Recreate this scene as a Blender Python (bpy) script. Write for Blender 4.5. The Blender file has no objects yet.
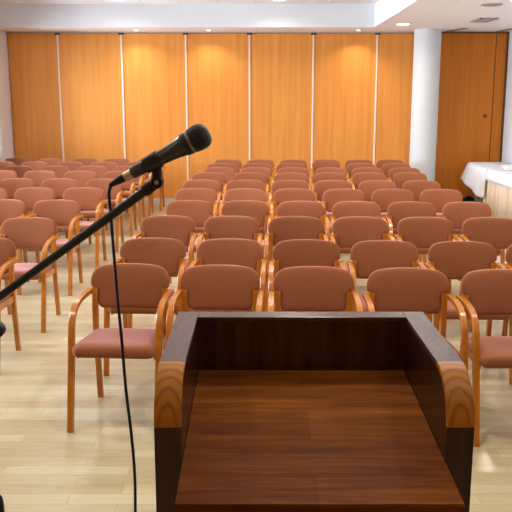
import bpy, bmesh, math, random
from mathutils import Vector, Matrix
random.seed(7)
sc = bpy.context.scene
COL = sc.collection

# ------------------------------------------------------------------ camera
FPX, HCAM = 763.0, 1.765
TILT = math.atan(154.0 / FPX)
CT, ST = math.cos(TILT), math.sin(TILT)
cam_d = bpy.data.cameras.new('camera'); cam_d.sensor_width = 36; cam_d.lens = 36 * FPX / 512
cam = bpy.data.objects.new('camera', cam_d); COL.objects.link(cam)
cam.location = (0, 0, HCAM); cam.rotation_euler = (math.pi / 2 - TILT, 0, 0)
sc.camera = cam

def ray(u, v):
    a, b = (u - 256) / FPX, (256 - v) / FPX
    return Vector((a, CT + b * ST, -ST + b * CT))
def at_y(u, v, Y):
    r = ray(u, v); t = Y / r.y
    return Vector((r.x * t, Y, HCAM + r.z * t))
def at_z(u, v, Z):
    r = ray(u, v); t = (Z - HCAM) / r.z
    return Vector((r.x * t, r.y * t, Z))

# ------------------------------------------------------------------ object helpers
def link(o, parent=None):
    COL.objects.link(o)
    if parent is not None: o.parent = parent
    return o
def tag(o, label, cat, group=None):
    o['label'] = label; o['category'] = cat
    if group: o['group'] = group
    return o
def thing(name, label, cat, loc=(0, 0, 0), rz=0, group=None):
    o = bpy.data.objects.new(name, None); o.empty_display_size = .1
    link(o); o.location = loc; o.rotation_euler = (0, 0, rz)
    return tag(o, label, cat, group)
def obj(name, bm, m, parent=None, smooth=False, angle=None):
    bmesh.ops.recalc_face_normals(bm, faces=bm.faces)
    me = bpy.data.meshes.new(name); bm.to_mesh(me); bm.free()
    if m: me.materials.append(m)
    if smooth:
        for p in me.polygons: p.use_smooth = True
        if angle:
            try: me.set_sharp_from_angle(angle=math.radians(angle))
            except Exception: pass
    return link(bpy.data.objects.new(name, me), parent)
def struct(name, bm, m, parent=None, **k):
    o = obj(name, bm, m, parent, **k)
    if parent is None: o['kind'] = 'structure'
    return o

# ------------------------------------------------------------------ shape helpers
def box(bm, x0, x1, y0, y1, z0, z1, bev=0):
    tmp = bmesh.new()
    bmesh.ops.create_cube(tmp, size=1)
    for v in tmp.verts:
        v.co = Vector(((x0 + x1) / 2 + v.co.x * (x1 - x0), (y0 + y1) / 2 + v.co.y * (y1 - y0), (z0 + z1) / 2 + v.co.z * (z1 - z0)))
    if bev:
        bmesh.ops.bevel(tmp, geom=list(tmp.edges), offset=bev, segments=2, affect='EDGES', profile=.5)
    me = bpy.data.meshes.new('t'); tmp.to_mesh(me); tmp.free(); bm.from_mesh(me); bpy.data.meshes.remove(me)
    return bm
def loft(bm, rings, cap=True, closed=True):
    vs = [[bm.verts.new(p) for p in r] for r in rings]
    n = len(vs[0])
    for a, b in zip(vs, vs[1:]):
        for i in range(n if closed else n - 1):
            j = (i + 1) % n
            bm.faces.new((a[i], a[j], b[j], b[i]))
    if cap and closed:
        bm.faces.new(list(reversed(vs[0]))); bm.faces.new(vs[-1])
    return bm
def frame(d, up=Vector((0, 0, 1))):
    d = d.normalized()
    if abs(d.dot(up)) > .98: up = Vector((0, 1, 0))
    s = d.cross(up).normalized(); return s, s.cross(d).normalized()
def tube(bm, pts, rad, n=14, up=Vector((0, 0, 1))):
    pts = [Vector(p) for p in pts]
    rad = rad if isinstance(rad, (list, tuple)) else [rad] * len(pts)
    rings = []; s = None
    for i, p in enumerate(pts):
        d = (pts[min(i + 1, len(pts) - 1)] - pts[max(i - 1, 0)]).normalized()
        if s is None: s, u = frame(d, up)
        else:
            s = (s - d * s.dot(d)).normalized(); u = s.cross(d)
        rings.append([p + (s * math.cos(2 * math.pi * k / n) + u * math.sin(2 * math.pi * k / n)) * rad[i] for k in range(n)])
    return loft(bm, rings)
def lathe(bm, origin, axis, prof, n=32, cap=True):
    """prof: (distance along axis, radius)"""
    o = Vector(origin); d = Vector(axis).normalized(); s, u = frame(d)
    return loft(bm, [[o + d * h + (s * math.cos(2 * math.pi * k / n) + u * math.sin(2 * math.pi * k / n)) * max(r, 1e-4) for k in range(n)] for h, r in prof], cap=cap)
def band(bm, path, w, t, ch=.004):
    """bent strip: path of points, section w across the strip's side, t thick in the plane of the bend; side dir is the average x"""
    pts = [Vector(p) for p in path]; rings = []
    for i, p in enumerate(pts):
        d = (pts[min(i + 1, len(pts) - 1)] - pts[max(i - 1, 0)]).normalized()
        s = (Vector((1, 0, 0)) - d * d.x).normalized(); u = s.cross(d)
        a, b = w / 2, t / 2
        sec = [(a, -b + ch), (a, b - ch), (a - ch, b), (-a + ch, b), (-a, b - ch), (-a, -b + ch), (-a + ch, -b), (a - ch, -b)]
        rings.append([p + s * q + u * r for q, r in sec])
    return loft(bm, rings)
def prism(bm, prof, x0, x1):
    """profile in (y, z) extruded along x"""
    return loft(bm, [[Vector((x0, y, z)) for y, z in prof], [Vector((x1, y, z)) for y, z in prof]])
def catmull(P, k=8):
    P = [Vector(p) for p in P]; Q = [P[0]] + P + [P[-1]]; out = []
    for i in range(1, len(Q) - 2):
        a, b, c, d = Q[i - 1:i + 3]
        for j in range(k):
            t = j / k
            out.append(.5 * ((2 * b) + (c - a) * t + (2 * a - 5 * b + 4 * c - d) * t * t + (3 * b - a - 3 * c + d) * t ** 3))
    return out + [P[-1]]

# ------------------------------------------------------------------ materials
def mat(name, rgb, rough=.5, metal=0, coat=0, spec=.5, sheen=0):
    m = bpy.data.materials.new(name); m.use_nodes = True
    b = m.node_tree.nodes['Principled BSDF']
    b.inputs['Base Color'].default_value = (*rgb, 1); b.inputs['Roughness'].default_value = rough
    b.inputs['Metallic'].default_value = metal; b.inputs['Coat Weight'].default_value = coat
    b.inputs['Coat Roughness'].default_value = .12
    b.inputs['Specular IOR Level'].default_value = spec
    b.inputs['Sheen Weight'].default_value = sheen
    return m
def N(m, t, **k):
    n = m.node_tree.nodes.new(t)
    for a, v in k.items(): setattr(n, a, v)
    return n
def L(m, a, b): m.node_tree.links.new(a, b)
def coords(m, scale=(1, 1, 1), rot=(0, 0, 0), which='Object'):
    tc = N(m, 'ShaderNodeTexCoord'); mp = N(m, 'ShaderNodeMapping')
    mp.inputs['Scale'].default_value = scale; mp.inputs['Rotation'].default_value = rot
    L(m, tc.outputs[which], mp.inputs['Vector']); return mp.outputs['Vector']
def ramp(m, fac, stops):
    r = N(m, 'ShaderNodeValToRGB'); e = r.color_ramp.elements
    e[0].position, e[0].color = stops[0][0], (*stops[0][1], 1)
    e[1].position, e[1].color = stops[-1][0], (*stops[-1][1], 1)
    for p, c in stops[1:-1]:
        x = e.new(p); x.color = (*c, 1)
    L(m, fac, r.inputs['Fac']); return r.outputs['Color']
def bump(m, fac, strength=.1, dist=.002):
    b = N(m, 'ShaderNodeBump'); b.inputs['Strength'].default_value = strength; b.inputs['Distance'].default_value = dist
    L(m, fac, b.inputs['Height']); L(m, b.outputs['Normal'], m.node_tree.nodes['Principled BSDF'].inputs['Normal'])
def base(m): return m.node_tree.nodes['Principled BSDF'].inputs['Base Color']
def noise(m, vec, scale, detail=4, rough=.55, dist=0):
    n = N(m, 'ShaderNodeTexNoise'); n.inputs['Scale'].default_value = scale; n.inputs['Detail'].default_value = detail
    n.inputs['Roughness'].default_value = rough; n.inputs['Distortion'].default_value = dist
    L(m, vec, n.inputs['Vector']); return n.outputs['Fac']
def wood(name, cols, scale, rough=.35, coat=.3, ns=2.0, detail=6, dist=.4):
    m = mat(name, cols[1], rough, coat=coat)
    f = noise(m, coords(m, scale), ns, detail, .6, dist)
    n = len(cols)
    L(m, ramp(m, f, [(.28 + .44 * i / (n - 1), c) for i, c in enumerate(cols)]), base(m))
    return m

M = {}
M['white'] = mat('white_paint', (.76, .79, .80), .7)
M['column'] = mat('column_paint', (.60, .615, .61), .75)
M['ceil'] = mat('ceiling_tile', (.80, .78, .75), .8)
v = coords(M['ceil'])
bk = N(M['ceil'], 'ShaderNodeTexBrick', offset=0.0)
bk.inputs['Scale'].default_value = 1; bk.inputs['Brick Width'].default_value = .6; bk.inputs['Row Height'].default_value = .6
bk.inputs['Mortar Size'].default_value = .008; bk.inputs['Mortar'].default_value = (.62, .6, .58, 1)
bk.inputs['Color1'].default_value = (.80, .77, .74, 1); bk.inputs['Color2'].default_value = (.76, .71, .68, 1)
L(M['ceil'], v, bk.inputs['Vector']); L(M['ceil'], bk.outputs['Color'], base(M['ceil']))
M['low_ceil'] = mat('plasterboard', (.80, .77, .73), .8)
bk = N(M['low_ceil'], 'ShaderNodeTexBrick', offset=0.0)
bk.inputs['Scale'].default_value = 1; bk.inputs['Brick Width'].default_value = 1.2; bk.inputs['Row Height'].default_value = 1.2
bk.inputs['Mortar Size'].default_value = .006; bk.inputs['Mortar'].default_value = (.66, .62, .58, 1)
bk.inputs['Color1'].default_value = bk.inputs['Color2'].default_value = (.80, .77, .73, 1)
L(M['low_ceil'], coords(M['low_ceil']), bk.inputs['Vector']); L(M['low_ceil'], bk.outputs['Color'], base(M['low_ceil']))

PANEL = [(.64, .240, .042), (.71, .285, .056), (.77, .33, .074)]
M['panel'] = wood('beech_veneer', PANEL, (9, 9, .35), .48, .0, 1.6, 6, .2)
M['door'] = wood('door_veneer', [(.47, .140, .008), (.55, .170, .011), (.61, .20, .016)], (9, 9, .35), .48, .0, 1.6, 6, .2)
M['dark_wood'] = mat('dark_wood', (.10, .04, .012), .45)
for k_ in ('panel', 'door'): M[k_].node_tree.nodes['Principled BSDF'].inputs['Specular IOR Level'].default_value = .25
M['strip'] = mat('aluminium_seal', (.82, .74, .62), .45)
M['dark_metal'] = mat('dark_metal', (.05, .045, .04), .4)
M['track'] = mat('track_metal', (.45, .42, .38), .4)
M['skirting'] = mat('grey_skirting', (.55, .52, .48), .5)
# floor: pale oak boards laid across the room
f = mat('oak_boards', (.6, .45, .3), .34, coat=.2)
vec = coords(f)
bk = N(f, 'ShaderNodeTexBrick', offset=.37, offset_frequency=2, squash=1.0)
bk.inputs['Scale'].default_value = 1; bk.inputs['Brick Width'].default_value = .62; bk.inputs['Row Height'].default_value = .092
bk.inputs['Mortar Size'].default_value = .0016; bk.inputs['Mortar'].default_value = (.40, .31, .19, 1)
bk.inputs['Color1'].default_value = (.58, .515, .345, 1); bk.inputs['Color2'].default_value = (.46, .375, .225, 1); bk.inputs['Bias'].default_value = -.15
L(f, vec, bk.inputs['Vector'])
g = noise(f, coords(f, (2.2, 26, 1)), 2.2, 6, .6, .5)
mx = N(f, 'ShaderNodeMix', data_type='RGBA', blend_type='MULTIPLY'); mx.inputs['Factor'].default_value = .55
L(f, bk.outputs['Color'], mx.inputs['A']); L(f, ramp(f, g, [(.3, (.78, .74, .68)), (.7, (1, 1, 1))]), mx.inputs['B'])
m2 = N(f, 'ShaderNodeMix', data_type='RGBA', blend_type='MULTIPLY'); m2.inputs['Factor'].default_value = .8
L(f, mx.outputs['Result'], m2.inputs['A']); L(f, ramp(f, noise(f, coords(f, (1.1, 4.5, 1)), 1.3, 5, .6, .3), [(.32, (.86, .76, .62)), (.52, (1, .98, .94)), (.7, (.93, .95, .95))]), m2.inputs['B'])  # broad mottling: tan stains, with grey-blue reflections and soft shade tinted in
L(f, m2.outputs['Result'], base(f)); M['floor'] = f

# upholstery
f = mat('salmon_fabric', (.40, .15, .10), .85, sheen=.6, spec=.15)
oi = N(f, 'ShaderNodeObjectInfo')
L(f, ramp(f, oi.outputs['Random'], [(0, (.25, .085, .034)), (1, (.31, .107, .049))]), base(f))
f.node_tree.nodes['Principled BSDF'].inputs['Sheen Tint'].default_value = (1, .60, .62, 1)
f.node_tree.nodes['Principled BSDF'].inputs['Sheen Roughness'].default_value = .35
bump(f, noise(f, coords(f), 260, 2), .12, .001)
M['fabric'] = f
M['frame'] = wood('varnished_beech', [(.38, .115, .008), (.46, .150, .013), (.54, .19, .020)], (14, 14, 2), .26, .25, 3)
# lectern
M['mahogany'] = wood('dark_mahogany', [(.026, .008, .004), (.042, .013, .006), (.066, .021, .009)], (16, 16, 1.2), .22, .05, 2)
M['rail'] = wood('mahogany_rail', [(.045, .014, .007), (.07, .022, .011), (.10, .032, .016)], (18, 3, 18), .34, .1, 2)
M['board'] = wood('walnut_board', [(.10, .027, .003), (.18, .052, .007), (.29, .098, .014)], (1.3, 16, 16), .42, .0, 2.4, 8, .6)
f = M['board']; b0 = f.node_tree.nodes['Principled BSDF']; b0.inputs['Specular IOR Level'].default_value = .08; b0.inputs['IOR'].default_value = 1.3; b0.inputs['Specular Tint'].default_value = (1, .75, .5, 1)
lk = base(f).links[0].from_socket
bk = N(f, 'ShaderNodeTexBrick', offset=.4); bk.inputs['Scale'].default_value = 1; bk.inputs['Brick Width'].default_value = 6; bk.inputs['Row Height'].default_value = .145
bk.inputs['Mortar Size'].default_value = .0008; bk.inputs['Mortar'].default_value = (.75, .6, .5, 1); bk.inputs['Color1'].default_value = (1, 1, 1, 1); bk.inputs['Color2'].default_value = (.62, .58, .55, 1)
L(f, coords(f), bk.inputs['Vector'])
mx = N(f, 'ShaderNodeMix', data_type='RGBA', blend_type='MULTIPLY'); mx.inputs['Factor'].default_value = 1
L(f, lk, mx.inputs['A']); L(f, bk.outputs['Color'], mx.inputs['B']); L(f, mx.outputs['Result'], base(f))
f = mat('end_grain', (.45, .16, .04), .34, coat=.12)
w = N(f, 'ShaderNodeTexWave', wave_type='RINGS', rings_direction='SPHERICAL')
w.inputs['Scale'].default_value = 17; w.inputs['Distortion'].default_value = 1.6; w.inputs['Detail'].default_value = 2; w.inputs['Detail Scale'].default_value = 1.5
mp = coords(f, (1.5, 1, .65)); L(f, mp, w.inputs['Vector'])
L(f, ramp(f, w.outputs['Fac'], [(0, (.30, .095, .006)), (.2, (.42, .150, .010)), (1, (.48, .18, .014))]), base(f)); M['cap'] = f
f = M['rail']; L(f, ramp(f, noise(f, coords(f), 60, 5, .7), [(.35, (.27,) * 3), (.75, (.42,) * 3)]), f.node_tree.nodes['Principled BSDF'].inputs['Roughness'])
# microphone and stand
M['black'] = mat('black_paint', (.018, .02, .02), .38)
M['mic_body'] = mat('dark_grey_lacquer', (.040, .050, .047), .27, coat=.4)
M['rubber'] = mat('black_rubber', (.010, .011, .011), .5)
f = mat('wire_grille', (.012, .012, .013), .45, metal=.3)
ck = N(f, 'ShaderNodeTexVoronoi'); ck.inputs['Scale'].default_value = 520
L(f, coords(f), ck.inputs['Vector']); L(f, ramp(f, ck.outputs['Distance'], [(.2, (.09, .09, .092)), (.5, (.004, .004, .004))]), base(f))
bump(f, ck.outputs['Distance'], .8, .001); M['grille'] = f
M['steel'] = mat('nickel', (.62, .60, .55), .3, metal=1)
M['band'] = mat('dark_nickel', (.30, .29, .26), .3, metal=1)
M['brass'] = mat('worn_nickel', (.70, .62, .42), .35, metal=1)
# table
M['linen'] = mat('white_linen', (.72, .72, .73), .85)
M['skirt'] = wood('cream_skirt', [(.72, .53, .35), (.80, .64, .47), (.86, .74, .59)], (1, 3, .2), .85, 0, 3)  # peach streaks put the orange shade of the folds into the cream
M['grey'] = mat('grey_metal', (.35, .37, .38), .45)
M['bag'] = mat('black_nylon', (.008, .008, .009), .85, spec=.15)
M['china'] = mat('white_china', (.84, .84, .78), .25, coat=.3)
M['vent'] = mat('vent_grey', (.30, .25, .21), .5)
M['slot'] = mat('vent_dark', (.05, .04, .035), .6)
def glow(name, rgb, s):
    m = bpy.data.materials.new(name); m.use_nodes = True; nt = m.node_tree; nt.nodes.clear()
    e = nt.nodes.new('ShaderNodeEmission'); o = nt.nodes.new('ShaderNodeOutputMaterial')
    e.inputs['Color'].default_value = (*rgb, 1); e.inputs['Strength'].default_value = s
    nt.links.new(e.outputs[0], o.inputs[0]); return m
M['lamp'] = glow('lit_diffuser', (1, .92, .8), 6)
M['unlit'] = mat('unlit_lens', (.62, .58, .54), .3)
m = bpy.data.materials.new('window_glass'); m.use_nodes = True; nt = m.node_tree; nt.nodes.clear()
tr = nt.nodes.new('ShaderNodeBsdfTransparent'); gl = nt.nodes.new('ShaderNodeBsdfGlossy'); gl.inputs['Roughness'].default_value = .02
mi = nt.nodes.new('ShaderNodeMixShader'); fr = nt.nodes.new('ShaderNodeFresnel'); o = nt.nodes.new('ShaderNodeOutputMaterial')
nt.links.new(fr.outputs[0], mi.inputs[0]); nt.links.new(tr.outputs[0], mi.inputs[1]); nt.links.new(gl.outputs[0], mi.inputs[2]); nt.links.new(mi.outputs[0], o.inputs[0])
M['glass'] = m

# ------------------------------------------------------------------ the room
XL, XR, YB, YF = -4.27, 4.335, 13.55, -2.6
ZL, ZH = 2.945, 3.306            # dropped and raised ceiling
RX, RY = 1.905, 12.78            # edges of the raised part
struct('floor', box(bmesh.new(), XL - .2, XR + .2, YF - .2, YB + .2, -.1, 0), M['floor'])
struct('ceiling', box(bmesh.new(), XL - .2, RX + .1, YF - .2, RY + .1, ZH, ZH + .1), M['ceil'])
b = bmesh.new()
loft(b, [[Vector((x, y, z)) for x, y in ((XL - .2, RY), (RX, RY), (RX, YF - .2), (XR + .2, YF - .2), (XR + .2, YB + .2), (XL - .2, YB + .2))] for z in (ZL, ZH + .1)])
o = struct('ceiling', b, M['low_ceil']); o.data.materials.append(M['white'])
for p_ in o.data.polygons:
    if abs(p_.normal.z) < .5: p_.material_index = 1
wb = struct('wall_back', box(bmesh.new(), XL - .2, XR + .2, YB + .05, YB + .2, 0, ZL), M['white'])
seams = [-3.40, -2.31, -1.207, -.112, .985, 2.08]
edges = [XL] + seams + [3.17]
for a, c in zip(edges, edges[1:]):
    obj('panel', box(bmesh.new(), a + .014, c - .014, YB, YB + .05, .075, ZL - .03), M['panel'], wb)
for s in seams:
    st = obj('seam_strip', box(bmesh.new(), s - .0135, s + .0135, YB - .012, YB + .05, .075, ZL - .035, .003), M['strip'], wb)
    obj('strip_cap', box(bmesh.new(), s - .045, s + .045, YB - .02, YB + .045, ZL - .055, ZL - .022), M['dark_metal'], st)
struct('trim_1', box(bmesh.new(), XL, 3.17, YB - .02, YB + .05, ZL - .022, ZL), M['track'])
struct('baseboard_back', box(bmesh.new(), XL, XR, YB - .018, YB + .05, 0, .075, .004), M['skirting'])
# wooden door leaf, side panel and dark frame at the right end
dr = struct('door_1', box(bmesh.new(), 3.176, 4.115, YB + .005, YB + .05, .08, ZL - .03), M['door'])
b = bmesh.new(); p = at_y(485, 116, YB); lathe(b, (p.x, YB + .004, p.z), (0, -1, 0), [(0, .034), (.012, .034), (.018, .028), (.02, 0)], 20)
obj('lock', b, M['dark_metal'], dr, smooth=True, angle=40)
obj('side_panel', box(bmesh.new(), 4.13, 4.30, YB + .005, YB + .05, .08, ZL - .03), M['door'], dr)
b = bmesh.new()
for zz in (2.62, 1.72, .9):
    lathe(b, (4.275, YB + .004, zz), (0, -1, 0), [(0, .011), (.006, .010), (.007, 0)], 12)
obj('screw_cap', b, M['dark_metal'], dr)
b = bmesh.new(); box(b, 4.115, 4.13, YB + .03, YB + .05, .08, ZL - .03); box(b, 4.30, 4.335, YB - .01, YB + .05, .08, ZL - .03); box(b, 3.176, 4.335, YB - .012, YB + .05, ZL - .03, ZL)
obj('door_frame', b, M['dark_wood'], dr)
struct('wall_right', box(bmesh.new(), XR, XR + .2, YF - .2, YB + .2, 0, ZL), M['white'])
struct('wall_front', box(bmesh.new(), XL - .2, XR + .2, YF - .2, YF, 0, ZH), M['door'])
# left wall with daylight windows
WY = [(4.6, 6.4), (6.9, 8.7), (9.2, 11.0), (11.4, 12.92)]; WZ0, WZ1 = .85, 2.6
b = bmesh.new(); ys = [YF - .2] + [q for w_ in WY for q in w_] + [YB + .2]
box(b, XL - .2, XL, YF - .2, YB + .2, 0, WZ0); box(b, XL - .2, XL, YF - .2, YB + .2, WZ1, ZH)
for i in range(0, len(ys), 2): box(b, XL - .2, XL, ys[i], ys[i + 1], WZ0, WZ1)
struct('wall_left', b, M['white'])
for i, (a, c) in enumerate(WY):
    b = bmesh.new(); x0, x1 = XL - .12, XL - .07
    box(b, x0, x1, a, a + .05, WZ0, WZ1); box(b, x0, x1, c - .05, c, WZ0, WZ1); box(b, x0, x1, a, c, WZ0, WZ0 + .05)
    box(b, x0, x1, a, c, WZ1 - .05, WZ1); box(b, x0, x1, (a + c) / 2 - .03, (a + c) / 2 + .03, WZ0, WZ1)
    w_ = struct('window_%d' % (i + 1), b, M['white'])
    obj('pane', box(bmesh.new(), XL - .098, XL - .092, a + .04, c - .04, WZ0 + .04, WZ1 - .04), M['glass'], w_)
# round white column
b = bmesh.new(); lathe(b, (2.865, 13.2, 0), (0, 0, 1), [(0, .222), (ZL, .222)], 64)
o = struct('column', b, M['column'], smooth=True, angle=60)

# ------------------------------------------------------------------ ceiling fittings
def downlight(x, y, z, r, label, watts, color=(1, .92, .80), group='recessed downlights', lit=True, spread=150):
    t = thing('downlight', label, 'ceiling light', (x, y, z), 0, group)
    b = bmesh.new()
    lathe(b, (0, 0, 0), (0, 0, -1), [(0, r * 1.25), (.006, r * 1.22), (.008, r * 1.05), (.004, r * 1.0), (0, r)], 32)
    obj('trim_ring', b, M['white'], t, smooth=True, angle=40)
    b = bmesh.new(); lathe(b, (0, 0, -.001), (0, 0, -1), [(0, r * 1.0), (.007, r * .98), (.010, r * .8), (.011, 0)], 32)
    obj('lens', b, M['lamp'] if lit else M['unlit'], t)
    if lit:
        ld = bpy.data.lights.new('lamp', 'AREA'); ld.shape = 'DISK'; ld.size = r * 1.9; ld.energy = watts; ld.color = color; ld.spread = math.radians(spread)
        lo = bpy.data.objects.new('lamp', ld); link(lo, t); lo.location = (0, 0, -.016)
    return t
ordw = ['back', 'second', 'third', 'fourth', 'fifth', 'sixth']
for j, y in enumerate((12.2, 9.7, 7.1, 3.3, 1.0, -.6)):
    for x, side in ((-2.1, 'left'), (.36, 'middle')):
        downlight(x, y, ZH, .10, 'round lit downlight in the raised ceiling, %s row from back, %s one' % (ordw[j], side), (5, 20, 24, 26, 3, 2)[j] * (.65 if x < 0 and j < 3 else 1))
for j, y in enumerate((10.7, 7.6, 4.5, 1.4)):
    downlight(1.62, y, ZH, .10, 'round lit downlight beside the raised ceiling\'s right edge, %s from back wall' % ['first', 'second', 'third', 'fourth'][j], (17, 18, 14, 4)[j])
for j, y in enumerate((12.24, 9.4, 6.5, 3.6, .7)):
    downlight(2.27 if j == 0 else 3.1, y, ZL, .10, ['round lit downlight in the low ceiling left of white column', 'round lit downlight in low ceiling, second from back wall', 'round lit downlight in low ceiling, third from back wall', 'round lit downlight in low ceiling, fourth from back wall', 'round lit downlight in low ceiling, fifth from back wall'][j], (10, 14, 16, 10, 3)[j])
for x, lit, lab in ((-3.23, 0, 'small unlit spotlight in soffit, leftmost above the wood panels'), (-2.0, 1, 'small lit spotlight in soffit, second from left above panels'),
                    (-.79, 1, 'small lit spotlight in soffit just right of the microphone head'), (.48, 0, 'small unlit spotlight in soffit, fourth from left, above panels'),
                    (1.71, 1, 'small lit spotlight in soffit, rightmost, near the ceiling corner')):
    downlight(x, 13.22, ZL, .036, lab, 5, (1, .80, .55), 'small soffit spotlights', bool(lit), 120)
# air vents
t = thing('air_vent', 'dark louvred air vent in low ceiling right of column', 'vent', (0, 0, 0))
q0, q1, q2, q3 = (at_z(*c_, ZL) for c_ in ((481, 17.7), (503, 17.7), (500, 21.5), (475, 21.5)))
def quad_slab(bm, qs, z0, z1): return loft(bm, [[Vector((q.x, q.y, z)) for q in qs] for z in (z0, z1)])
xa, xb, ya, yb = 3.20, 3.47, min(q2.y, q0.y), max(q2.y, q0.y)
b = bmesh.new(); box(b, xa, xb, ya, ya + .03, ZL - .015, ZL); box(b, xa, xb, yb - .03, yb, ZL - .015, ZL); box(b, xa, xa + .03, ya, yb, ZL - .015, ZL); box(b, xb - .03, xb, ya, yb, ZL - .015, ZL)
obj('vent_frame', b, M['vent'], t)
b = bmesh.new()
for k in range(7):
    x_ = xa + .045 + k * (xb - xa - .09) / 6; box(b, x_ - .006, x_ + .006, ya + .03, yb - .03, ZL - .012, ZL - .002)
obj('louvre', b, M['track'], t); obj('duct', box(bmesh.new(), xa + .03, xb - .03, ya + .03, yb - .03, ZL - .003, ZL), M['slot'], t)
p = at_z(492, 4.5, ZL)
t = thing('ceiling_speaker', 'round grey ceiling grille near the photo\'s top right corner', 'ceiling grille', p)
b = bmesh.new(); lathe(b, (0, 0, 0), (0, 0, -1), [(0, .12), (.008, .12), (.014, .105), (.015, 0)], 32)
obj('grille', b, M['vent'], t, smooth=True, angle=40)
b = bmesh.new(); lathe(b, (0, 0, 0), (0, 0, -1), [(0, .135), (.006, .132), (.008, .12), (0, .12)], 32); obj('rim', b, M['vent'], t)
for (u0, v0, u1, v1, lab) in ((449, 31, 465, 28, 'dark slot diffuser in low ceiling above the wooden door'), (499, 31, 516, 28, 'dark slot diffuser in low ceiling at right edge')):
    a, c = at_z(u0, v0, ZL), at_z(u1, v1, ZL)
    t = thing('slot_diffuser', lab, 'vent', ((a.x + c.x) / 2, (a.y + c.y) / 2, ZL), math.atan2(c.y - a.y, c.x - a.x), 'slot diffusers')
    ln = (c - a).length / 2
    obj('slot', box(bmesh.new(), -ln, ln, -.03, .03, -.006, 0), M['slot'], t)
    b = bmesh.new(); box(b, -ln - .02, ln + .02, -.05, -.03, -.010, 0); box(b, -ln - .02, ln + .02, .03, .05, -.010, 0); obj('slot_frame', b, M['vent'], t)

# ------------------------------------------------------------------ armchair
def shell(outline, fn, rings, smooth=False):
    """closed pillow: outline in 2D, rings = (scale, depth) from one face's centre over the rim to the other; fn maps (a,b,depth)"""
    bm = bmesh.new()
    ca = (min(p[0] for p in outline) + max(p[0] for p in outline)) / 2; cb = (min(p[1] for p in outline) + max(p[1] for p in outline)) / 2
    if smooth:
        seg = [0]; q = outline + [outline[0]]
        for a_, b_ in zip(q, q[1:]): seg.append(seg[-1] + math.dist(a_, b_))
        res = []; k = 0; n = 112
        for i in range(n):
            d = seg[-1] * i / n
            while seg[k + 1] < d: k += 1
            f_ = (d - seg[k]) / (seg[k + 1] - seg[k]); res.append((q[k][0] + (q[k + 1][0] - q[k][0]) * f_, q[k][1] + (q[k + 1][1] - q[k][1]) * f_))
        out = []
        for s, d in rings:
            P_ = res
            for _ in range(int(min(1, (1 - s) / .3) * 60)): P_ = [((P_[i - 1][0] + 2 * P_[i][0] + P_[(i + 1) % n][0]) / 4, (P_[i - 1][1] + 2 * P_[i][1] + P_[(i + 1) % n][1]) / 4) for i in range(n)]
            out.append([fn(ca + (p[0] - ca) * s, cb + (p[1] - cb) * s, d) for p in P_])
        return loft(bm, out)
    loft(bm, [[fn(ca + (p[0] - ca) * s, cb + (p[1] - cb) * s, d) for p in outline] for s, d in rings]); return bm
def arc(cx, cy, rx, ry, a0, a1, n=10):
    return [(cx + rx * math.cos(math.radians(a0 + (a1 - a0) * i / n)), cy + ry * math.sin(math.radians(a0 + (a1 - a0) * i / n))) for i in range(n + 1)]
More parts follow.
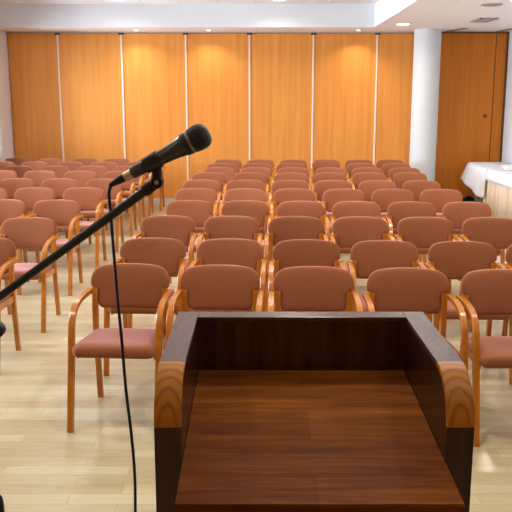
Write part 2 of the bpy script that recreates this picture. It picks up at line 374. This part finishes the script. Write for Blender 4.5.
def make_chair():
    t = thing('armchair', '', 'chair')
    # backrest: wide rounded pad, narrower below where the uprights hold it
    half = [(0, .826), (.06, .8255), (.11, .823)] + arc(.150, .737, .084, .081, 78, 0, 9) + [(.234, .715)] + arc(.222, .706, .012, .012, 0, -80, 4) + [(.198, .691), (.1925, .680), (.191, .64)] + arc(.156, .606, .035, .035, 0, -90, 6) + [(.08, .570)]
    half = half + [(0, .570)]
    outl = half + [(-x, z) for x, z in reversed(half[1:-1])]
    def fb(a, c, d): return Vector((a, -.012 - (.826 - c) * .20 - .55 * a * a + d, c))
    T = .030
    rings = [(.02, -T), (.45, -T * .97), (.70, -T * .88), (.85, -T * .76), (.93, -T * .64), (.97, -T * .50), (.992, -T * .38), (1, 0), (.992, T * .38), (.97, T * .66), (.92, T * .86), (.8, T * .97), (.5, T), (.02, T)]
    obj('backrest', shell(outl, fb, rings, True), M['fabric'], t, smooth=True)
    # seat
    o2 = arc(.186, -.470, .042, .05, -90, 0, 6) + arc(.160, -.125, .048, .05, 0, 90, 6) + arc(-.160, -.125, .048, .05, 90, 180, 6) + arc(-.186, -.470, .042, .05, 180, 270, 6)
    def fs(a, c, d):
        c -= .022
        k = (c + .52) / .45
        z = .445 - .022 * k + d
        if d > 0: z += -.010 * math.exp(-((k - .45) / .25) ** 2) * (1 - (a / .23) ** 2)
        return Vector((a, c, z))
    T = .033
    rings = [(.02, -T), (.6, -T), (.94, -T), (.985, -T * .75), (1, -T * .2), (.995, T * .3), (.97, T * .75), (.90, T * 1.0), (.75, T * 1.1), (.4, T * 1.15), (.02, T * 1.15)]
    obj('seat', shell(o2, fs, rings), M['fabric'], t, smooth=True)
    for s in (-1, 1):
        # bent laminated armrest continuing down as the front leg
        p = [(.2405, -.050, .668), (.2405, -.12, .673), (.2405, -.20, .676), (.2405, -.275, .674), (.2405, -.325, .668), (.2405, -.372, .655), (.2405, -.410, .632), (.2405, -.437, .600), (.2405, -.451, .565), (.2405, -.461, .52)]
        obj('armrest', band(bmesh.new(), [(s * x, y, z) for x, y, z in p], .034, .028, .003), M['frame'], t, smooth=True, angle=30)
        obj('leg', band(bmesh.new(), [(s * .2405, -.461, .52), (s * .2405, -.494, .34), (s * .2405, -.566, 0)], .034, .030, .003), M['frame'], t, smooth=True, angle=30)
        pr = [(.208, -.050, 0), (.207, -.083, .30), (.207, -.094, .46), (.207, -.090, .58), (.207, -.074, .692)]
        obj('leg', band(bmesh.new(), [(s * x, y, z) for x, y, z in pr], .032, .032, .003), M['frame'], t, smooth=True, angle=30)
    b = bmesh.new()
    for s in (-1, 1): band(b, [(s * .214, -.45, .405), (s * .207, -.09, .395)], .018, .045, .003)
    box(b, -.215, .215, -.40, -.38, .385, .42, .003); box(b, -.205, .205, -.102, -.082, .375, .42, .003)
    obj('seat_frame', b, M['frame'], t)
    return t
proto = make_chair()
used = [False]
def place_chair(x, y, rz, label, group):
    if not used[0]: r = proto; used[0] = True
    else:
        r = proto.copy(); COL.objects.link(r)
        for ch in list(proto.children):
            c = ch.copy(); COL.objects.link(c); c.parent = r
    r.location = (x, y, 0); r.rotation_euler = (0, 0, rz)
    tag(r, label, 'chair', group)
# (u of backrest centre) per row, with the height of the tops at the row's two ends
MAIN = [((132, 263), (500, 268.7), [132, 221, 313.5, 406.6, 500]),
        ((154, 237.3), (537, 241.5), [154, 230.5, 306.3, 383.6, 461, 538]),
        ((168, 215.2), (489, 217), [168.3, 232, 296, 359.7, 424.5, 489]),
        ((190, 200), (466, 201.5), [190, 245.5, 300.8, 356, 411, 466]),
        ((196, 188), (440, 188.8), [196.7, 245.5, 294.2, 343.5, 392.3, 440.5]),
        ((202, 179.4), (421, 180.3), [202, 245.7, 290.2, 333, 377.4, 421]),
        ((209, 172.4), (409, 172.2), [209.4, 250.3, 291, 329.4, 369, 409.3]),
        ((220, 167), (404, 167.5), [220, 256.3, 293.3, 330.5, 367, 404]),
        ((222, 163), (396, 163), [222, 257, 291.2, 360.8, 395.7]),
        ((228, 159.2), (390, 159.4), [228, 260.4, 293, 326, 358.8, 390])]
LEFT = [((-14, 236.5), (0, 236.5), [-15]),
        ((30, 217), (31, 217), [30.6]),
        ((4, 199), (58, 199.5), [4, 58]),
        ((-9, 187), (85, 187.3), [-11, 36, 85]),
        ((18, 178), (105, 178.5), [18, 60.8, 105]),
        ((3, 170), (120, 170.8), [2, 41.5, 81, 120]),
        ((19, 165.4), (129, 165.5), [19, 56, 92.7, 129.5]),
        ((2, 161.2), (139, 161.8), [2, 35.6, 70, 104, 139]),
        ((17, 158), (151, 158.3), [17.4, 51, 85, 117, 151])]
ords = ['first', 'second', 'third', 'fourth', 'fifth', 'sixth', 'seventh', 'eighth', 'ninth', 'tenth']
rr = random.Random(3)
YAW = {(0, 0): -3.5, (0, 1): -2.7, (0, 2): -2.4, (0, 3): -1.6, (0, 4): -1}
for r, ((ua, va), (ub, vb), us) in enumerate(MAIN):
    for k, u in enumerate(us):
        vv = va + (vb - va) * (u - ua) / (ub - ua)
        p = at_z(u, vv, .826)
        yaw = YAW.get((r, k), -2.0 + rr.uniform(-.25, .25))
        where = ('%s row of the main block' % ords[r]) if 0 < r < 9 else ('front row of the main block' if r == 0 else 'back row of the main block')
        lab = 'salmon padded wooden armchair, %s from the aisle in the %s' % (ords[k], where)
        if r == 0: lab = ['salmon padded armchair left of the lectern behind the hanging cable', 'salmon padded armchair behind lectern\'s left half in the front row', 'salmon padded armchair behind lectern\'s middle in the front row',
                          'salmon padded armchair behind lectern\'s right corner in the front row', 'salmon padded armchair at right edge of photo in the front row'][k]
        place_chair(p.x, p.y, math.radians(yaw), lab, 'padded armchairs of the main block')
for r, ((ua, va), (ub, vb), us) in enumerate(LEFT):
    n = len(us)
    for k, u in enumerate(us):
        vv = va + (vb - va) * (u - ua) / (ub - ua)
        p = at_z(u, vv, .826)
        yaw = -2.2 + rr.uniform(-.3, .3)
        side = n - 1 - k
        lab = 'pink padded armchair left of aisle, %s, %s from the aisle' % ('back row' if r == 8 else 'level with %s main row' % ords[r + 1], ords[side])
        if r == 0: lab = 'pink padded armchair cut by left photo edge, nearest the microphone boom'
        place_chair(p.x, p.y, math.radians(yaw), lab, 'padded armchairs left of the aisle')

# ------------------------------------------------------------------ lectern
LX = .1235
t = thing('lectern', 'dark polished wooden lectern with sloping board and rounded orange-brown rail ends', 'lectern', (LX, 1.75, 0))
oy = -1.75
ZT, YBk, YFl, YEn, ZEn = 1.195, 2.046, 1.632, 1.515, 1.088
HW, TH, cap_t = .340, .058, .012
def ell(r0, n=14):
    a, c = (YFl - YEn) - r0, (ZT - ZEn) - r0
    return [(YFl - a * math.sin(math.pi / 2 * i / n), ZEn + c * math.cos(math.pi / 2 * i / n)) for i in range(n + 1)]
for s in (-1, 1):
    x0, x1 = (s * HW, s * (HW - TH))
    x0, x1 = min(x0, x1), max(x0, x1)
    prof = [(YBk, 0), (YBk, ZT - .012), (YFl, ZT - .012)] + ell(cap_t)[1:] + [(YEn, ZEn), (YEn, 0)]
    sp = obj('side_panel', prism(bmesh.new(), [(y + oy, z) for y, z in prof], x0, x1), M['mahogany'], t)
    b = bmesh.new(); box(b, x0, x1, YFl + oy, YBk + oy, ZT - .012, ZT, .0015); obj('top_rail', b, M['rail'], sp)
    outer, inner = ell(0), ell(cap_t)
    pr = outer + list(reversed(inner))
    b = bmesh.new(); cy_, cz_ = YFl + oy, ZEn
    prism(b, [(y + oy - .0, z) for y, z in pr], -TH / 2, TH / 2)
    for v_ in b.verts: v_.co -= Vector((0, YEn + .02 + oy, ZEn - .01))
    ends = [e for e in b.edges if abs(e.verts[0].co.x - e.verts[1].co.x) < 1e-6]
    c_ = obj('rail_end', b, M['cap'], sp, smooth=True, angle=40); c_.location = ((x0 + x1) / 2, YEn + .02 + oy, ZEn - .01)
    c_['label'] = 'orange-brown rounded rail end showing wood rings'
IN = HW - TH
obj('back_panel', box(bmesh.new(), -IN, IN, 1.988 + oy, YBk + oy, 0, ZT - .012), M['mahogany'], t)
obj('top_rail', box(bmesh.new(), -IN, IN, 1.988 + oy, YBk + oy, ZT - .012, ZT, .0015), M['rail'], t)
# sloping board
b = bmesh.new(); yb_, zb_, yf_, zf_ = 1.987, 1.046, 1.352, 1.000
d = Vector((0, yf_ - yb_, zf_ - zb_)).normalized(); n_ = Vector((0, d.z, -d.y)) * (1 if -d.y > 0 else -1)
pr = [(yb_, zb_), (yf_, zf_), (yf_ - n_.y * .028, zf_ - n_.z * .028), (yb_ - n_.y * .028, zb_ - n_.z * .028)]
prism(b, [(y + oy, z) for y, z in pr], -IN + .001, IN - .001)
bmesh.ops.bevel(b, geom=[e for e in b.edges if abs(e.verts[0].co.x - e.verts[1].co.x) > .1], offset=.003, segments=2, affect='EDGES')
obj('reading_board', b, M['board'], t)
obj('shelf', box(bmesh.new(), -IN, IN, 1.56 + oy, 1.988 + oy, .62, .645), M['mahogany'], t)
obj('base', box(bmesh.new(), -IN, IN, 1.53 + oy, 1.988 + oy, 0, .09), M['mahogany'], t)

# ------------------------------------------------------------------ microphone, stand, cable
MY = 1.475
A, Bt = at_y(131.9, 173.3, MY), at_y(209.9, 131.4, MY)
ax = (Bt - A).normalized(); ln = (Bt - A).length; px = ln / 88.5
mt = thing('microphone', 'black handheld vocal microphone held in the clip of the boom stand', 'microphone', A)
def lz(name, prof, m, par, o=Vector((0, 0, 0)), axis=ax, n=40, ang=50):
    b = bmesh.new(); lathe(b, o, axis, prof, n); return obj(name, b, m, par, smooth=True, angle=ang)
P = lambda L_: [(s * px, r * px) for s, r in L_]
lz('handle', P([(0, 5.2), (.5, 6.1), (10, 6.3), (30, 7.1), (45, 8.3), (52, 9.1), (57, 10.3), (59, 10.8), (59.2, 5)]), M['mic_body'], mt)
lz('collar', P([(58.6, 9), (58.8, 10.9), (60.5, 11.3), (64.8, 11.5), (65, 9)]), M['rubber'], mt)
lz('band', P([(64.6, 9), (64.7, 11.4), (65.2, 11.8), (67.0, 11.8), (67.4, 11.5), (67.8, 9)]), M['band'], mt)['label'] = 'shiny metal ring below the grille'
lz('grille', P([(67.3, 9), (67.4, 11.6), (70, 12.5), (75, 13.0), (79, 12.8), (82.5, 11.9), (85, 10.0), (86.6, 7.4), (87.3, 4.8), (87.6, .1)]), M['grille'], mt)

PX_ = -.554; PY_ = 1.485
st = thing('microphone_stand', 'black boom microphone stand reaching in from the left edge', 'microphone stand', (PX_, PY_, 0))
W = Vector((PX_, PY_, 0))
Pv = at_y(157.2, 181.9, MY + .006); Be = at_y(0, 296.4, 1.462)
bd = (Be - Pv).normalized()
def part(name, bm, m, par=st, **k):
    for v_ in bm.verts: v_.co -= W
    return obj(name, bm, m, par, **k)
tail = Pv + bd * .86
b = bmesh.new(); tube(b, [Pv + bd * .018, Pv + bd * .05, Pv + bd * .3, tail], [.0092, .0092, .0080, .0080], 20); bo = part('boom', b, M['black'], smooth=True, angle=40)
b = bmesh.new(); lathe(b, Pv + bd * .004, bd, [(0, .008), (.003, .0112), (.024, .0126), (.028, .0115), (.029, .004)], 24); part('boom_tip', b, M['rubber'], bo, smooth=True, angle=40)
b = bmesh.new(); lathe(b, tail - bd * .10, bd, [(0, .008), (.004, .024), (.10, .026), (.11, .02), (.112, .005)], 28); part('counterweight', b, M['black'], bo, smooth=True, angle=40)
# knuckle with silver screw
b = bmesh.new(); lathe(b, Pv + Vector((0, .011, 0)), (0, -1, 0), [(0, .010), (.002, .0126), (.021, .0126), (.0235, .0105), (.0237, .004)], 28)
ck_ = part('microphone_clip', b, M['rubber'], smooth=True, angle=40)
b = bmesh.new(); lathe(b, Pv + Vector((0, -.0128, 0)), (0, -1, 0), [(0, .0042), (.0018, .0040), (.0022, .003), (.0022, .0004)], 18); part('screw', b, M['steel'], ck_, smooth=True, angle=40)['label'] = 'silver slotted screw'
# sleeve around the handle, with oval pad on the near side, and the neck to the knuckle
cs = 23.5 * px; cc = A + ax * cs
def rr_(s): return (6.3 + (s / px - 10) * .045) * px
b = bmesh.new(); lathe(b, cc - ax * .017, ax, [(.0, rr_(cs) + .0003), (0, rr_(cs) + .0012), (.001, rr_(cs) + .0022), (.033, rr_(cs) + .0036), (.034, rr_(cs) + .0026), (.034, rr_(cs) + .0013), (0, rr_(cs) + .0003)], 32, False); part('sleeve', b, M['rubber'], ck_, smooth=True, angle=40)
sd = ax.cross(Vector((0, -1, 0))).normalized()
b = bmesh.new(); rings = []
for (k, dd) in ((.30, -.004), (1.0, -.004), (1.0, .0012), (.90, .0022), (.78, .0014), (.62, .0004), (.30, .0002), (.02, .0002)):
    rings.append([cc + Vector((0, -1, 0)) * (rr_(cs) + .002 + dd) + ax * (.0205 * k * math.cos(2 * math.pi * i / 40)) + sd * (.0130 * k * math.sin(2 * math.pi * i / 40)) for i in range(40)])
loft(b, rings); part('pad', b, M['black'], ck_, smooth=True, angle=50)
b = bmesh.new(); tube(b, [cc + ax * .006 - Vector((0, 0, .008)), (cc + ax * .01) * .45 + Pv * .55, Pv], [.0125, .0100, .0098], 20); part('neck', b, M['rubber'], ck_, smooth=True)
# pole, clutch, boom clamp and its round knob
bx_ = Pv + bd * ((PX_ - Pv.x) / bd.x)
b = bmesh.new(); tube(b, [(PX_, PY_, .90), (PX_, PY_, 1.325)], .0085, 20); part('pole', b, M['black'], smooth=True, angle=40)
b = bmesh.new(); tube(b, [(PX_, PY_, .10), (PX_, PY_, .90)], .0125, 20); part('lower_pole', b, M['black'], smooth=True, angle=40)
b = bmesh.new(); lathe(b, (PX_, PY_, .84), (0, 0, 1), [(0, .013), (.003, .0185), (.085, .0175), (.1, .0155), (.108, .0105), (.11, .009)], 28); part('clutch', b, M['rubber'], smooth=True, angle=40)
b = bmesh.new(); box(b, PX_ - .013, PX_ + .013, PY_ - .012, PY_ + .012, 1.295, 1.36, .003); lathe(b, bx_ - bd * .025, bd, [(0, .0085), (.002, .0135), (.048, .0135), (.05, .0085)], 24); part('boom_clamp', b, M['rubber'], smooth=True, angle=40)
kp = at_y(-3.4, 329.5, PY_ - .03)
b = bmesh.new(); lathe(b, (kp.x, PY_ - .010, kp.z), (0, -1, 0), [(0, .008), (.012, .010), (.014, .0165), (.030, .0165), (.034, .013), (.035, .003)], 28); part('clamp_knob', b, M['rubber'], smooth=True, angle=40)
b = bmesh.new(); lathe(b, (PX_, PY_, .08), (0, 0, 1), [(0, .014), (.01, .022), (.07, .022), (.09, .013)], 24); part('leg_hub', b, M['rubber'], smooth=True, angle=40)
for a in (100, 220, 340):
    dx, dy = math.cos(math.radians(a)), math.sin(math.radians(a))
    b = bmesh.new(); tube(b, [(PX_ + dx * .015, PY_ + dy * .015, .115), (PX_ + dx * .24, PY_ + dy * .24, .016)], .008, 14); lg = part('leg', b, M['black'], smooth=True, angle=40)
    b = bmesh.new(); tube(b, [(PX_ + dx * .215, PY_ + dy * .215, .027), (PX_ + dx * .245, PY_ + dy * .245, .0135)], .012, 14); part('rubber_foot', b, M['rubber'], lg, smooth=True, angle=40)
# cable with its plug
ct = thing('microphone_cable', 'thin black cable hanging from the microphone tail to the floor', 'cable', A)
lz('plug_shell', P([(-9.0, 3.5), (-8.6, 4.6), (-.6, 4.9), (-.2, 4.2)]), M['brass'], ct)['label'] = 'pale metal plug shell'
off = at_y(110.2, 185.2, MY) - A
d0 = -ax * 8.4 * px
b = bmesh.new(); dd = (off - d0)
tube(b, [d0, d0 + dd * .35, d0 + dd * .75, off + Vector((0, 0, .0)), off - Vector((.001, 0, .002))], [.0080, .0078, .0058, .0042, .0030], 20); obj('plug_boot', b, M['rubber'], ct, smooth=True, angle=50)
pts = [off + A + Vector((.003, 0, .002))] + [at_y(u, v_, y) for u, v_, y in ((109.2, 191, MY), (109.3, 198, MY), (110.6, 212, MY), (112.6, 238, 1.47), (117.8, 300, 1.46), (121.8, 341, 1.455), (126.0, 390, 1.45), (131.5, 436, 1.45), (134.7, 475, 1.45), (135.4, 512, 1.45))]
p = pts[-1]
pts += [Vector((p.x - .005, 1.45, .7)), Vector((p.x - .02, 1.44, .35)), Vector((p.x - .03, 1.42, .06)), Vector((p.x - .06, 1.38, .006)), Vector((p.x - .2, 1.2, .005)), Vector((p.x - .35, .9, .005)), Vector((p.x - .3, .5, .005))]
b = bmesh.new(); tube(b, [q - A for q in catmull(pts, 8)], .0031, 10); obj('lead', b, M['rubber'], ct, smooth=True)

# ------------------------------------------------------------------ tables at the right wall
def table(x0, x1, y0, y1, label):
    t = thing('folding_table', label, 'table', ((x0 + x1) / 2, (y0 + y1) / 2, 0), 0, 'folding tables by the right wall')
    hx, hy = (x1 - x0) / 2, (y1 - y0) / 2
    obj('tabletop', box(bmesh.new(), -hx, hx, -hy, hy, .71, .742, .003), M['grey'], t)
    for sx in (-1, 1):
        for sy in (-1, 1):
            b = bmesh.new(); tube(b, [(sx * (hx - .06), sy * (hy - .12), 0), (sx * (hx - .06), sy * (hy - .12), .71)], .016, 14); obj('leg', b, M['grey'], t, smooth=True, angle=40)
    return t
table(3.70, 4.22, 11.90, 13.1, 'grey folding table under the far cloth by wooden door')
table(3.60, 4.22, 9.6, 11.72, 'folding table under the white cloth and cream skirt at right')
def cloth(top, hem, thick=.0):
    """top: list of (x,y) along the left rim; hem: matching (x,y,z)"""
    pass
def cloth_grid(cols, nx=3, tz=.747, xr=4.24):
    """cols: (rim x, y, [(x,z) points down the drop])"""
    bm = bmesh.new(); rows = []
    for rx, y, drop in cols:
        r = [Vector((xr, y, tz)), Vector(((xr + rx) / 2, y, tz)), Vector((rx + .03, y, tz)), Vector((rx + .008, y, tz - .003))]
        r += [Vector((x, y + dy, z)) for x, dy, z in drop]; rows.append(r)
    loft(bm, rows, cap=False, closed=False); return bm
def solid(o, t=.004):
    s_ = o.modifiers.new('thickness', 'SOLIDIFY'); s_.thickness = t; s_.offset = 1
# far cloth: hangs in a loose point
ys = [11.80 + (13.22 - 11.80) * i / 36 for i in range(37)]
cols = []
for i, y in enumerate(ys):
    k = i / 36
    hem = .285 + .03 * max(0, .12 - k) / .12 + .175 * max(0, (k - .22)) / .78
    rim = 3.565 + .105 * k
    fold = math.sin(k * 15) * .014
    dr = []
    for j in range(1, 11):
        q = j / 10; z = .744 - (.744 - hem) * q
        dr.append((rim - .01 - q * (.012 + .10 * k) + fold * q, .06 * q * k, z))
    cols.append((rim, y, dr))
o = obj('tablecloth', cloth_grid(cols), M['linen'], None, smooth=True); solid(o)
tag(o, 'white cloth with loose hanging corner on the far table by the wooden door', 'tablecloth', 'white tablecloths')
cols = []
for i in range(61):
    y = 9.5 + (11.785 - 9.5) * i / 60
    dr = [(3.562 - .004 * j + .004 * math.sin(i * .5) * j / 4, 0, .742 - (.742 - .588) * j / 4) for j in range(1, 5)]
    cols.append((3.57, y, dr))
o = obj('tablecloth', cloth_grid(cols), M['linen'], None, smooth=True); solid(o)
tag(o, 'white cloth with short straight overhang above the cream skirt', 'tablecloth', 'white tablecloths')
b = bmesh.new(); top, bot = [], []
n = 560
rows = []
for i in range(n + 1):
    y = 9.62 + (11.98 - 9.62) * i / n; ph = 2 * math.pi * (y - 9.62) / .2 + .7 * math.sin(y * 9)
    off_ = .018 - .058 * abs(math.sin(ph / 2)) ** .8
    rows.append([Vector((3.612 + off_ * .7, y, .70)), Vector((3.612 + off_, y, .5)), Vector((3.612 + off_ * 1.1, y, .02))])
loft(b, rows, cap=False, closed=False)
o = obj('table_skirt', b, M['skirt'], None, smooth=True); solid(o, .002)
tag(o, 'cream pleated skirt hanging under the white cloth at right edge', 'table skirt')
# shallow dish on the cloth
dt = thing('dish', 'white shallow dish on the white cloth at the right photo edge', 'dish', (3.87, 11.6, .7525))
b = bmesh.new(); lathe(b, (0, 0, 0), (0, 0, 1), [(0, .09), (.006, .10), (.018, .115), (.066, .172), (.070, .175), (.070, .168), (.03, .11), (.018, .09), (.016, .0)], 40)
obj('bowl', b, M['china'], dt, smooth=True, angle=50)
# black bag on the floor
b = bmesh.new(); bmesh.ops.create_icosphere(b, subdivisions=4, radius=1)
for v_ in b.verts:
    c_ = v_.co; k = 1 + .10 * math.sin(5 * c_.x + 2 * c_.y) + .08 * math.sin(9 * c_.x + 4 * c_.z)
    z = max(c_.z, -.75)
    h = .062 * (1 + .45 * math.sin(4.2 * c_.x + .6))
    v_.co = Vector((c_.x * .22 * k, c_.y * .10 * k, (z + .75) * h))
bg = thing('bag', 'black bag slumped on the floor under the far table', 'bag', (3.68, 13.30, 0))
obj('body', b, M['bag'], bg, smooth=True)
b = bmesh.new(); tube(b, catmull([(-.12, -.05, .06), (-.06, -.10, .075), (.0, -.12, .08), (.07, -.10, .07), (.12, -.05, .05)], 6), .008, 10); obj('strap', b, M['bag'], bg, smooth=True)

# ------------------------------------------------------------------ daylight and exposure
w = bpy.data.worlds.new('sky'); sc.world = w; w.use_nodes = True
bg_ = w.node_tree.nodes['Background']
bg_.inputs['Color'].default_value = (.74, .84, 1, 1); bg_.inputs['Strength'].default_value = 30.0
for a, c in WY:
    ld = bpy.data.lights.new('window_portal', 'AREA'); ld.shape = 'RECTANGLE'; ld.size = c - a; ld.size_y = WZ1 - WZ0
    ld.cycles.is_portal = True
    lo = bpy.data.objects.new('window_portal', ld); link(lo); lo.location = (XL - .14, (a + c) / 2, (WZ0 + WZ1) / 2)
    lo.rotation_euler = (math.pi / 2, 0, -math.pi / 2)
sc.cycles.use_denoising = True
sc.cycles.max_bounces = 8; sc.cycles.diffuse_bounces = 5
sc.cycles.sample_clamp_indirect = 6
vs = sc.view_settings
vs.view_transform = 'Standard'; vs.look = 'None'; vs.exposure = 0.08; vs.gamma = 1; vs.use_curve_mapping = False
